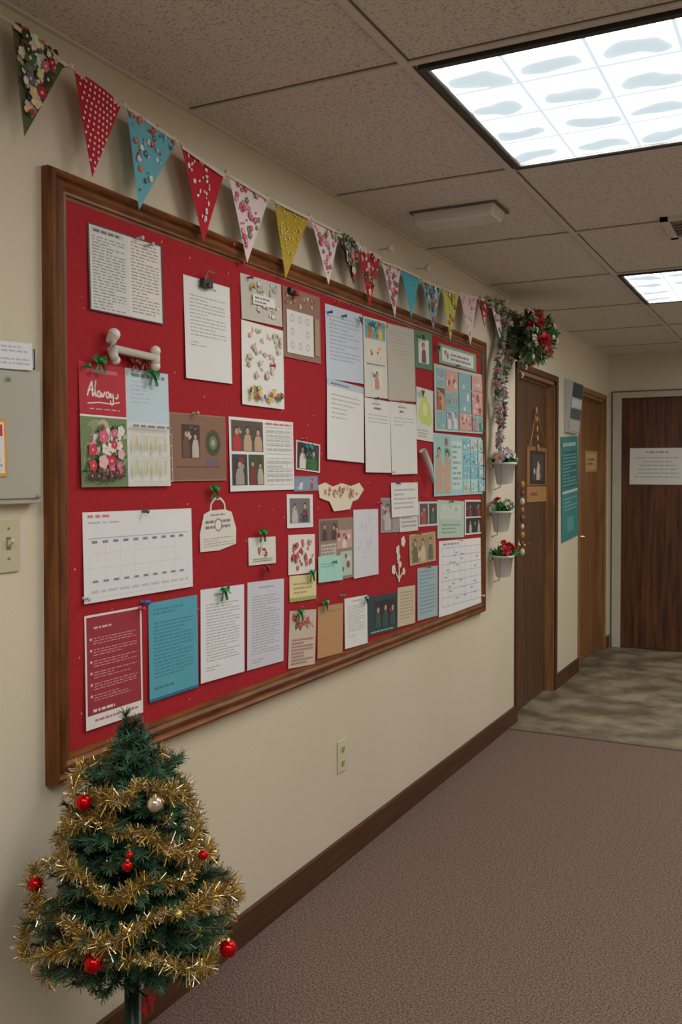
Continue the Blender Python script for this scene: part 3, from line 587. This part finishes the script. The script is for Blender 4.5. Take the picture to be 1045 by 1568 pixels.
STY={'dark':((90,92,62),[(186,40,66),(76,110,60),(220,204,166),(40,66,50),(220,106,124),(232,226,216),(120,110,130)],.018,110,1),
'reddot':((190,22,40),None,0,0,0),'blue':((112,186,204),[(206,50,54),(226,120,110),(230,236,232),(60,124,140),(150,206,216)],.009,46,1),
'redbig':((192,26,46),[(240,230,230)],.0095,34,0),'pink':((236,222,222),[(216,66,104),(206,94,136),(232,156,180),(120,140,110)],.011,46,1),
'gold':((190,162,50),[(236,226,170),(224,210,130)],.006,70,0),'redfl':((190,36,54),[(236,206,202),(120,24,46),(226,140,140),(60,104,70)],.015,34,1),
'blue2':((80,184,206),[(140,210,220)],.008,8,0),'multi':((136,174,196),[(206,56,66),(44,90,146),(236,230,224),(84,140,90)],.016,32,1),
'yellow':((206,212,100),[(206,46,44),(134,180,66),(234,226,160)],.016,22,1),'pale':((236,212,214),[(222,166,178),(240,230,230)],.010,24,1)}
for (a,b,t,k) in flags:
    A=hitL(*a,OFF); B=hitL(*b,OFF); T=hitL(*t,.045)
    U=(B-A).normalized(); V=Vector((1,0,0)).cross(U); V=V if V.z<0 else -V
    bg,cols,rr,n,fl=STY[k]
    G=8; wv=random.uniform(-.006,.008)
    def bp_(u,v,l=0):
        q=A*(1-u)*(1-v)+B*u*(1-v)+T*v
        return q+Vector((wv*math.sin(math.pi*u)*(1-v)+.004*v+l,0,0))
    for i in range(G):
        for j in range(G):
            u0,u1,v0,v1=i/G,(i+1)/G,j/G,(j+1)/G
            p.poly([bp_(u0,v0),bp_(u1,v0),bp_(u1,v1),bp_(u0,v1)] if v1<1 else [bp_(u0,v0),bp_(u1,v0),bp_(.5,1)],bg,False)
    W=(B-A).length
    if k=='reddot':
        for j in range(14):
            v=.05+.065*j; nn=max(1,int((1-v)*12))
            for i in range(nn): 
                u=(i+.5+(.25 if j%2 else -.25))/nn
                if .04<u<.96: vdisc(bp_(u,v,.0015),U,V,.0036,(238,226,226),8)
    else:
        for i in range(n):
            v=(1-math.sqrt(random.random()))*.88; r=rr*random.uniform(.5,1.1); m=min(.48,r*1.15/(W*(1-v))); 
            if m>=.47: continue
            u=random.uniform(m,1-m); c=random.choice(cols); c0=bp_(u,v,.0012+.00008*i)
            if fl and r>rr*.7:
                for q in range(5):
                    tt=q*1.2566; cc=tuple(min(255,max(0,int(x*random.uniform(.85,1.1)))) for x in c)
                    vdisc(c0+(U*math.cos(tt)+V*math.sin(tt))*r*.55+Vector((.00001*q,0,0)),U,V,r*.42,cc,7)
                vdisc(c0+Vector((.00006,0,0)),U,V,r*.25,(236,210,140),6)
            else: vdisc(c0,U,V,r*(.8 if not fl else .6),c,7,r*random.uniform(.4,.8),random.uniform(0,3))
    dz=Vector((0,0,-.010)); l=Vector((.004,0,0))
    p.poly([A+l,B+l,B+l+dz,A+l+dz],(226,216,196)if k!='reddot' else (216,170,166))
string=[(-30,5),(18,35),(60,66),(100,97),(150,132),(186,160),(235,190),(272,215),(343,266),(412,303),(474,333),(520,356),(552,377),(583,394),(612,409),(643,424),(674,439),(703,448),(730,455),(775,464)]
p.tube([hitL(x,y,OFF+.001) for x,y in string],.0035,(222,210,190),6)
for (x,y) in ((108,100),(190,160),(347,264),(475,331),(598,380),(655,410),(775,462)):
    c=hitL(x,y,OFF); p.tube([Vector((0.002,c.y,c.z)),Vector((OFF,c.y,c.z))],.002,(150,150,150),6); p.ball(c,.008 if y<350 else .016,(226,220,206),8,6)
p.obj('pennant_bunting',M_cloth)

# ---------------------------------------------------------------- florals
def rnd(): 
    while True:
        v=Vector([random.uniform(-1,1) for _ in range(3)])
        if .05<v.length<1: return v
def leaf(p,c,d,l,w,col):
    d=d.normalized(); a=d.cross(rnd()).normalized(); n=d.cross(a)
    p.mesh([c,c+d*l*.45+a*w+n*w*.3,c+d*l,c+d*l*.45-a*w+n*w*.3],[(0,1,2),(0,2,3)],col)
def rose(p,c,r,col,d):
    d=d.normalized(); a=d.cross(Vector((.3,.2,1))).normalized(); b=d.cross(a)
    for ring,(rr,lift,n) in enumerate(((1,.0,6),(.7,.3,5),(.4,.5,4))):
        for k in range(n):
            t=2*math.pi*(k+.5*ring)/n; o=a*math.cos(t)+b*math.sin(t); s=-a*math.sin(t)+b*math.cos(t)
            base=c+d*r*lift*.3; tip=c+o*r*rr+d*r*(lift+.25)
            q=r*.42*(1-.2*ring)
            cc=tuple(min(255,max(0,int(x*random.uniform(.75,1.15)))) for x in col)
            p.mesh([base,base*.5+tip*.5+s*q,tip+s*q*.5,tip-s*q*.5,base*.5+tip*.5-s*q],[(0,1,2,3,4)],cc)
    p.ball(c+d*r*.3,r*.22,tuple(int(x*.7) for x in col),6,5)
p=PM(); c=hitL(815,517,.15)
LG=[(60,110,56),(84,136,70),(50,84,48),(120,144,100),(150,164,130)]
for k in range(280):
    v=rnd().normalized(); leaf(p,c+Vector((v.x*.09,v.y*.12,v.z*.11)),v+rnd()*.6,random.uniform(.05,.08),.014,random.choice(LG))
for k in range(26):
    v=rnd().normalized(); rose(p,c+Vector((v.x*.12,v.y*.145,v.z*.13)),random.uniform(.03,.045),random.choice([(206,18,34),(176,14,26),(226,40,54)]),v)
for k in range(30):
    v=rnd().normalized(); rose(p,c+Vector((v.x*.14,v.y*.165,v.z*.155)),.014,random.choice([(240,232,226),(232,180,186),(240,236,232)]),v)
for k in range(16):
    e_=c+Vector((random.uniform(-.02,.08),-.16+random.uniform(-.06,.04),random.uniform(-.24,.16))); q=c
    p.tube([q,e_],.002,(70,96,56),4)
    for j in range(7): leaf(p,q.lerp(e_,.4+.09*j),rnd(),.05,.012,random.choice(LG))
    rose(p,e_,.016,(238,226,222),Vector((1,0,0)))
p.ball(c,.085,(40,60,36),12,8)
p.tube([c,Vector((0.002,c.y,c.z))],.006,(60,80,50))
p.obj('floral_wreath',M_leafy)
p=PM()
for (x0,y0,x1,y1,n) in ((766,468,760,686,64),(781,520,764,640,22),(745,462,786,486,12)):
    pts=[]
    for k in range(n+1):
        t=k/n; x=x0+(x1-x0)*t+4*math.sin(t*9); y=y0+(y1-y0)*t; pts.append(hitL(x,y,.045))
    p.tube(pts,.003,(90,110,70),5)
    for c in pts:
        for q in range(2):
            v=rnd().normalized(); v.x=abs(v.x); rose(p,c+v*.015,random.uniform(.014,.025),random.choice([(242,238,232),(242,238,232),(240,214,214),(224,160,168),(242,240,236)]),v)
        for q in range(4):
            v=rnd(); v.x=abs(v.x); leaf(p,c,v,.045,.009,random.choice([(130,156,116),(84,124,70)]))
p.obj('hanging_flower_garland',M_leafy)
def planter(px,py,r,h,flw,hasred):
    e=empty('wall_flower_pot'); c=hitL(px,py,r+.012); c.x=r+.012
    p=PM(); n=18; vs=[];fs=[]
    prof=[(.6,-h),(.68,-h*.95),(.95,-.012),(1.06,-.012),(1.08,0),(.96,0),(.9,-.02),(.88,-.04)]
    for rr,zz in prof:
        for i in range(n):
            t=2*math.pi*i/n; vs.append(c+Vector((r*rr*math.cos(t)*.95,r*rr*math.sin(t),zz)))
    for k in range(len(prof)-1):
        for i in range(n):
            a=k*n+i;b=k*n+(i+1)%n; fs.append((a,b,b+n,a+n))
    fs.append(tuple(range(n))); fs.append(tuple(range((len(prof)-1)*n,len(prof)*n)))
    p.mesh(vs,fs,(222,223,220),True)
    p.tube([c+Vector((0,-r,-.01)),c+Vector((-.01,-r*.6,-h*1.1)),c+Vector((-r*.9,0,-h*1.25))],.003,(190,190,186),5)
    p.box((0.001,c.y-.02,c.z-.03),(.014,c.y+.02,c.z+.02),(200,200,196))
    p.obj('bucket',M_plastic,e)
    p=PM()
    for k in range(46):
        v=rnd(); v.z=abs(v.z)+.2; leaf(p,c+Vector((rnd().x*r*.6,rnd().y*r*.7,-.01)),v,.07,.015,random.choice([(60,140,60),(90,160,80),(50,106,50)]))
    for k in range(flw):
        v=rnd(); v.z=abs(v.z)*.8+.2; v.normalize(); rose(p,c+Vector((v.x*r*.8,v.y*r*1.3,v.z*.06)),random.uniform(.022,.034),random.choice([(200,24,36),(210,40,50)] if hasred==1 else ([(240,238,230),(236,196,206)] if hasred==0 else [(196,30,40),(236,232,226),(226,140,150)])),v)
    p.obj('flowers',M_leafy,e)
planter(773,708,.065,.12,24,0)
planter(768,782,.06,.115,7,2)
planter(771,850,.06,.12,8,1)
p=PM(); a=hitL(799,742,.03); b=hitL(799,845,.03)
p.tube([a,b],.003,(150,110,60),5)
for k in range(9):
    c=a.lerp(b,k/8); p.ball(c+Vector((.005,0,0)),.012 if k%2 else .016,[(176,130,60),(110,76,44),(206,196,176)][k%3],8,6,(1,1,1.4))
p.obj('bell_door_hanger',M_plastic)

# ---------------------------------------------------------------- items on/near doors
s=Sheet(Q(808,683,839,686,745,744),DR+.009,0,(150,104,58),solid=.008); s.rect(.12,.1,.88,.95,(46,34,28)); s.photo(.25,.2,.78,.85,[(70,60,60),(190,180,170),(120,120,130)],5,1); s.done('framed_picture')
s=Sheet(Q(808,744,838,743,768,769),DR+.009,0,(170,124,74),solid=.008); s.text(.15,.3,.85,.7,1,(110,74,40),.5); s.done('wooden_sign')
p=PM(); t=hitL(822,628,DR+.02); a=hitL(812,684,DR+.02); b=hitL(836,686,DR+.02); p.tube([a,t,b],.004,(196,150,86),6); 
for k in range(5): p.ball(t.lerp((a+b)/2,k/4),.016,(190,144,80),8,6,(.5,.8,1.4))
p.obj('door_hanger_ornament',M_plastic)
s=Sheet(Q(897,690,916,691,722,723),DR+.007,0,(186,150,92),solid=.006); s.rect(.12,.12,.88,.88,(206,172,112)); s.text(.2,.3,.8,.7,2,(120,84,50),.5); s.done('door_sign')
s=Sheet(Q(965,686,1050,686,742,742),YEND+.019,0,(238,238,236),axis=1,nrm=Vector((0,-1,0))); s.text(.3,.08,.7,.14,1,(140,140,140),.5); s.text(.1,.22,.92,.85,6,(160,160,162),.3,.4,True); s.done('paper_sign')
s=Sheet(Q(861,672,886,665,822,829),.008,0,(62,136,138),solid=.004); s.text(.1,.04,.9,.1,1,(180,210,200),.6); s.rect(.06,.14,.94,.5,(46,112,116)); s.text(.1,.16,.9,.48,10,(160,210,206),.4); s.rect(.04,.52,.96,.545,(196,214,206)); s.text(.1,.58,.9,.72,4,(170,216,210)); s.rect(.3,.78,.7,.92,(90,160,156)); s.done('teal_poster')
e=empty('brochure_holder')
a=hitL(861,664,.0); b=hitL(884,664,.0); z0=hitL(874,662,.04).z; z1=hitL(874,578,.05).z
ya_,yb_=a.y+.06,b.y-.06
p=PM(); p.mesh([(0.001,ya_,z0),(0.001,yb_,z0),(0.001,yb_,z1),(0.001,ya_,z1),(.03,ya_,z0),(.03,yb_,z0),(.062,yb_,z1-.02),(.062,ya_,z1-.02)],[(0,1,5,4),(4,5,6,7),(0,4,7,3),(1,2,6,5),(3,7,6,2)],(186,188,190)); p.obj('tray',M_plastic,e)
p=PM(); 
def xx(z): return .03+.032*(z-z0)/(z1-.02-z0)+.002
for k,(cl,f0,f1) in enumerate((((60,64,70),.02,.3),((206,212,216),.33,.5),((84,92,104),.52,.72),((196,190,180),.75,.96))):
    za=z1-.02-(z1-z0)*f0*.95; zb=z1-.02-(z1-z0)*f1*.95
    p.poly([(xx(za),ya_+.015,za),(xx(za),yb_-.015,za),(xx(zb),yb_-.015,zb),(xx(zb),ya_+.015,zb)],cl)
p.obj('brochures',M_print,e)

# ---------------------------------------------------------------- left wall hardware
e=empty('electrical_panel')
a=hitL(65,568,.035)
pz1=hitL(60,568,.035).z; pz0=hitL(64,771,.035).z; py1=a.y; py0=py1-.42
boxes('cabinet',[((0.001,py0,pz0),(.03,py1,pz1))],M_metalbox,e,bevel=.003)
boxes('door_face',[((.03,py0+.01,pz0+.012),(.035,py1-.008,pz1-.008))],M_metalbox,e,bevel=.002)
p=PM(); 
for (x,y) in ((12,580),(58,760)):
    c=hitL(x,y,.036); p.tube([c,c+Vector((.004,0,0))],.005,(150,150,145),10)
p.obj('screws',M_plastic,e)
s=Sheet([(-40,640),(10,641),(10,730),(-40,731)],.038,0,(226,160,60),solid=.002); s.rect(.1,.06,.93,.94,(232,230,222)); s.rect(.12,.1,.88,.3,(200,50,40)); s.text(.2,.4,.85,.85,5); s.done('warning_sign')
e=empty('document_holder')
a=hitL(62,530,.05); z0=pz1+.002; z1=hitL(62,530,.05).z
boxes('acrylic_pocket',[((0.001,a.y-.4,z0),(.004,a.y,z1)),((.03,a.y-.4,z0),(.033,a.y,z1-.006)),((.001,a.y-.4,z0),(.033,a.y,z0+.003)),((0.001,a.y-.003,z0),(.033,a.y,z1-.006))],mat('blue_grey_acrylic',(136,150,168),.2),e)
s=Sheet([(-60,512),(50,529),(49,565),(-60,562)],.036,.0,(234,236,238)); s.text(.1,.1,.95,.85,5,(150,160,190),.45); o=s.obj('documents',M_print,e)
e=empty('light_switch')
a=hitL(30,793,.006); b=hitL(28,875,.006)
boxes('plate',[((0.001,a.y-.105,b.z),(.006,a.y,a.z))],mat('switch_plate',(190,182,152),.4),e,bevel=.002)
c=hitL(13,832,.006); p=PM(); p.box(c+Vector((-.002,-.006,-.014)),c+Vector((.001,.006,.014)),(120,112,90)); p.mesh([c+Vector(q) for q in ((0,-.004,-.008),(0,.004,-.008),(0,.004,.006),(0,-.004,.006),(.014,-.003,.004),(.014,.003,.004),(.014,.003,.011),(.014,-.003,.011))],[(0,1,5,4),(1,2,6,5),(2,3,7,6),(3,0,4,7),(4,5,6,7)],(226,220,196))
for dz in (-.033,.033): p.tube([c+Vector((0,0,dz)),c+Vector((.002,0,dz))],.003,(150,144,120),8)
p.obj('toggle',M_plastic,e)
e=empty('wall_outlet')
a=hitL(517,1134,.005); b=hitL(533,1180,.005)
yc=(a.y+b.y)/2; zc=(a.z+b.z)/2
boxes('plate',[((0.001,yc-.037,zc-.06),(.005,yc+.037,zc+.06))],mat('outlet_plate',(206,200,164),.4),e,bevel=.002)
p=PM()
for dz in (-.026,.026):
    p.ball((.005,yc,zc+dz),.018,(196,190,154),16,8,(.12,1,.85))
    for dy in (-.006,.006): p.box((.0065,yc+dy-.0012,zc+dz-.004),(.0078,yc+dy+.0012,zc+dz+.006),(40,36,30))
    p.ball((.007,yc,zc+dz-.009),.0025,(40,36,30),8,4)
p.obj('sockets',M_plastic,e)

# ---------------------------------------------------------------- christmas tree
TX=.268; TPX=203
def rayx(px,py,x): return hit(px,py,0,x)
tc0=rayx(TPX,1400,TX); TY=tc0.y
def zpx(py): return rayx(TPX,py,TX).z
SC=(tc0-CL).length/FPX
prof=[(1090,3),(1110,11),(1150,36),(1180,64),(1205,78),(1225,64),(1250,86),(1285,104),(1300,92),(1330,118),(1375,134),(1400,130),(1425,136),(1450,116),(1462,76)]
pr=[(zpx(y),r*SC) for y,r in prof]
def RZ(z):
    if z>=pr[0][0]: return .003
    for (za,ra),(zb,rb) in zip(pr,pr[1:]):
        if zb<=z<=za: 
            t=(za-z)/(za-zb); return ra+(rb-ra)*t
    return pr[-1][1]
E=empty('christmas_tree'); p=PM(); C0=Vector((TX,TY,0))
ztop=zpx(1090); zbot=zpx(1462)
greens=[(44,86,56),(54,100,64),(34,68,48),(72,116,76),(44,90,68)]
def clampx(v): 
    if v.x<.004: v.x=.004+random.random()*.004
    return v
def needles(a,b,ln,dens):
    d=(b-a); l=d.length; d.normalize(); n=max(2,int(l*dens))
    u=d.cross(Vector((0,0,1)))
    if u.length<.1: u=d.cross(Vector((1,0,0)))
    u.normalize(); w=d.cross(u)
    for k in range(n):
        c=a+d*l*(k+random.random())/n
        t=random.uniform(0,6.283); o=(u*math.cos(t)+w*math.sin(t))
        L_=ln*random.uniform(.7,1.2)
        tip=clampx(c+o*L_*.85+d*L_*.6); s=d.cross(o)*.0011
        p.poly([clampx(c-s),clampx(c+s),tip+s*.6,tip-s*.6],random.choice(greens))
random.seed(21)
tips=[]
z=zbot
while z<ztop-.03:
    R=RZ(z); nb=int(6+R*52)
    ph=random.uniform(0,6.28)
    for k in range(nb):
        t=ph+2*math.pi*k/nb+random.uniform(-.25,.25); rr=R*random.uniform(.66,1.12)
        dr=Vector((math.cos(t),math.sin(t),0))
        a=C0+Vector((0,0,z-.01)); tip=C0+dr*rr+Vector((0,0,z+random.uniform(-.03,.03)))
        if tip.x<.02: tip.x=.02
        m=a.lerp(tip,.5)+Vector((0,0,-.012))
        p.tube([a,m,tip],.0025,(50,56,36),4)
        needles(a.lerp(tip,.15),m,.015,600); needles(m,tip,.017,1300)
        tips.append((m,tip))
        for sg in (-1,1):
            q=m.lerp(tip,random.uniform(.0,.5)); side=Vector((-dr.y,dr.x,0))*sg
            e2=q+(dr*.5+side*.8+Vector((0,0,random.uniform(-.4,.5))))*min(.05,rr*.4)
            needles(q,e2,.016,1000)
    z+=.019
tp=rayx(192,1092,TX)
needles(C0+Vector((0,0,ztop-.13)),tp,.019,2600)
for k in range(16):
    t=k*.9; q=Vector((C0.x,C0.y,ztop-.03-.006*k)); r_=.014+.002*k; needles(q,q+Vector((math.cos(t)*r_,math.sin(t)*r_,.02)),.013,1800)
p.obj('needles',M_leafy,E)
p=PM(); p.tube([C0+Vector((0,0,.1)),C0+Vector((0,0,.3)),C0+Vector((0,0,ztop-.03))],.02,(34,52,36),10,.004); p.tube([C0+Vector((0,0,.1)),C0+Vector((0,0,.4))],.02,(34,58,42),12,.018)
vs=[];n=24;fs=[]
pp=[(.085,0),(.095,.01),(.12,.15),(.128,.15),(.13,.17),(.12,.17),(.115,.15),(.0,.145)]
for r_,z_ in pp:
    for i in range(n): vs.append(C0+Vector((r_*math.cos(2*math.pi*i/n),r_*math.sin(2*math.pi*i/n),z_)))
for k in range(len(pp)-1):
    for i in range(n):
        a=k*n+i;b=k*n+(i+1)%n; fs.append((a,b,b+n,a+n))
fs.append(tuple(range(n))); p.mesh(vs,fs,(40,66,48),True)
p.obj('trunk_and_pot',M_plastic,E)
# tinsel: thick fluffy garland winding down the branch tips
p=PM(); gold=[(216,182,96),(190,152,66),(240,222,160),(250,246,232),(160,126,50),(206,170,84),(128,104,44),(150,124,52)]
def foil(c,n,l0,l1):
    for q in range(n):
        v=rnd().normalized(); l=random.uniform(l0,l1); w=v.cross(rnd()).normalized()*.0007
        s0=c+rnd()*.006; e1=clampx(s0+v*l)
        p.poly([s0-w,s0+w,e1+w,e1-w],random.choice(gold))
turns=5.6; steps=2600
zt=zpx(1155); zb=zpx(1455)
for k in range(steps):
    s_=k/steps; s_=s_**.8
    t=2*math.pi*turns*s_+.6
    zc=zt+(zb-zt)*s_+.020*math.sin(t*2.3+1)+.010*math.sin(t*7)
    R=RZ(zc)*(1.0+.10*math.sin(t*3.7))
    c=C0+Vector((R*math.cos(t),R*math.sin(t),zc))
    if c.x<.02: c.x=.02
    fat=1.0+.3*math.sin(t*5.3)
    foil(c,10,.013*fat,.029*fat)
for m,tip in tips:
    if tip.z<zt and random.random()<.2:
        for j in range(14): foil(m.lerp(tip,.5+.5*j/13),5,.01,.02)
p.obj('tinsel_garland',M_tinsel,E)
p=PM()
def bauble(px,py,r,col,out=.024):
    rt=Vector(MROT@Vector((1,0,0))); rt.z=0; rt.normalize()
    vd=Vector((CL.x-TX,-TY,0)).normalized(); dist=(CL-Vector((TX,TY,CL.z))).length
    zz=zpx(py)
    for it in range(3):
        R=RZ(zz)+out; lat=max(-R-.02,min(R+.02,(px-TPX)*SC*.97)); f=math.sqrt(max(0.0008,R*R-lat*lat)); kk=1-f/dist
        zz=CL.z-(CL.z-zpx(py))*kk
    c=Vector((TX,TY,zz))+rt*lat*kk+vd*f
    if c.x<r+.005: c.x=r+.005
    p.ball(c,r,col,20,14); p.tube([c+Vector((0,0,r*.95)),c+Vector((0,0,r*1.25))],r*.22,(200,180,110),8)
RD=(206,14,22)
for x,y,r,c in ((135,1228,.017,RD),(235,1231,.016,(222,200,186)),(66,1354,.016,RD),(147,1476,.018,RD),(338,1453,.018,RD),(303,1309,.010,RD),(196,1326,.011,RD),(199,1309,.008,(200,30,30)),(268,1400,.008,(220,200,120))): bauble(x,y,r,c)
p.obj('baubles',M_shiny,E)
p=PM(); cc=rayx(226,1528,TX+.06)
for sg in (-1,1): p.mesh([cc,cc+Vector((.01,sg*.02,.010)),cc+Vector((.0,sg*.024,-.012)),cc+Vector((.005,sg*.009,-.036))],[(0,1,2),(0,2,3)],(190,20,28))
p.ball(cc,.007,(200,24,30),10,8); p.tube([cc,C0+Vector((0,0,cc.z))],.002,(60,40,30),5)
p.obj('red_bow',M_plastic,E)

# ---------------------------------------------------------------- world
w=bpy.data.worlds.new('world'); scene.world=w; w.use_nodes=True
w.node_tree.nodes['Background'].inputs[0].default_value=(.8,.85,1,1); w.node_tree.nodes['Background'].inputs[1].default_value=.1
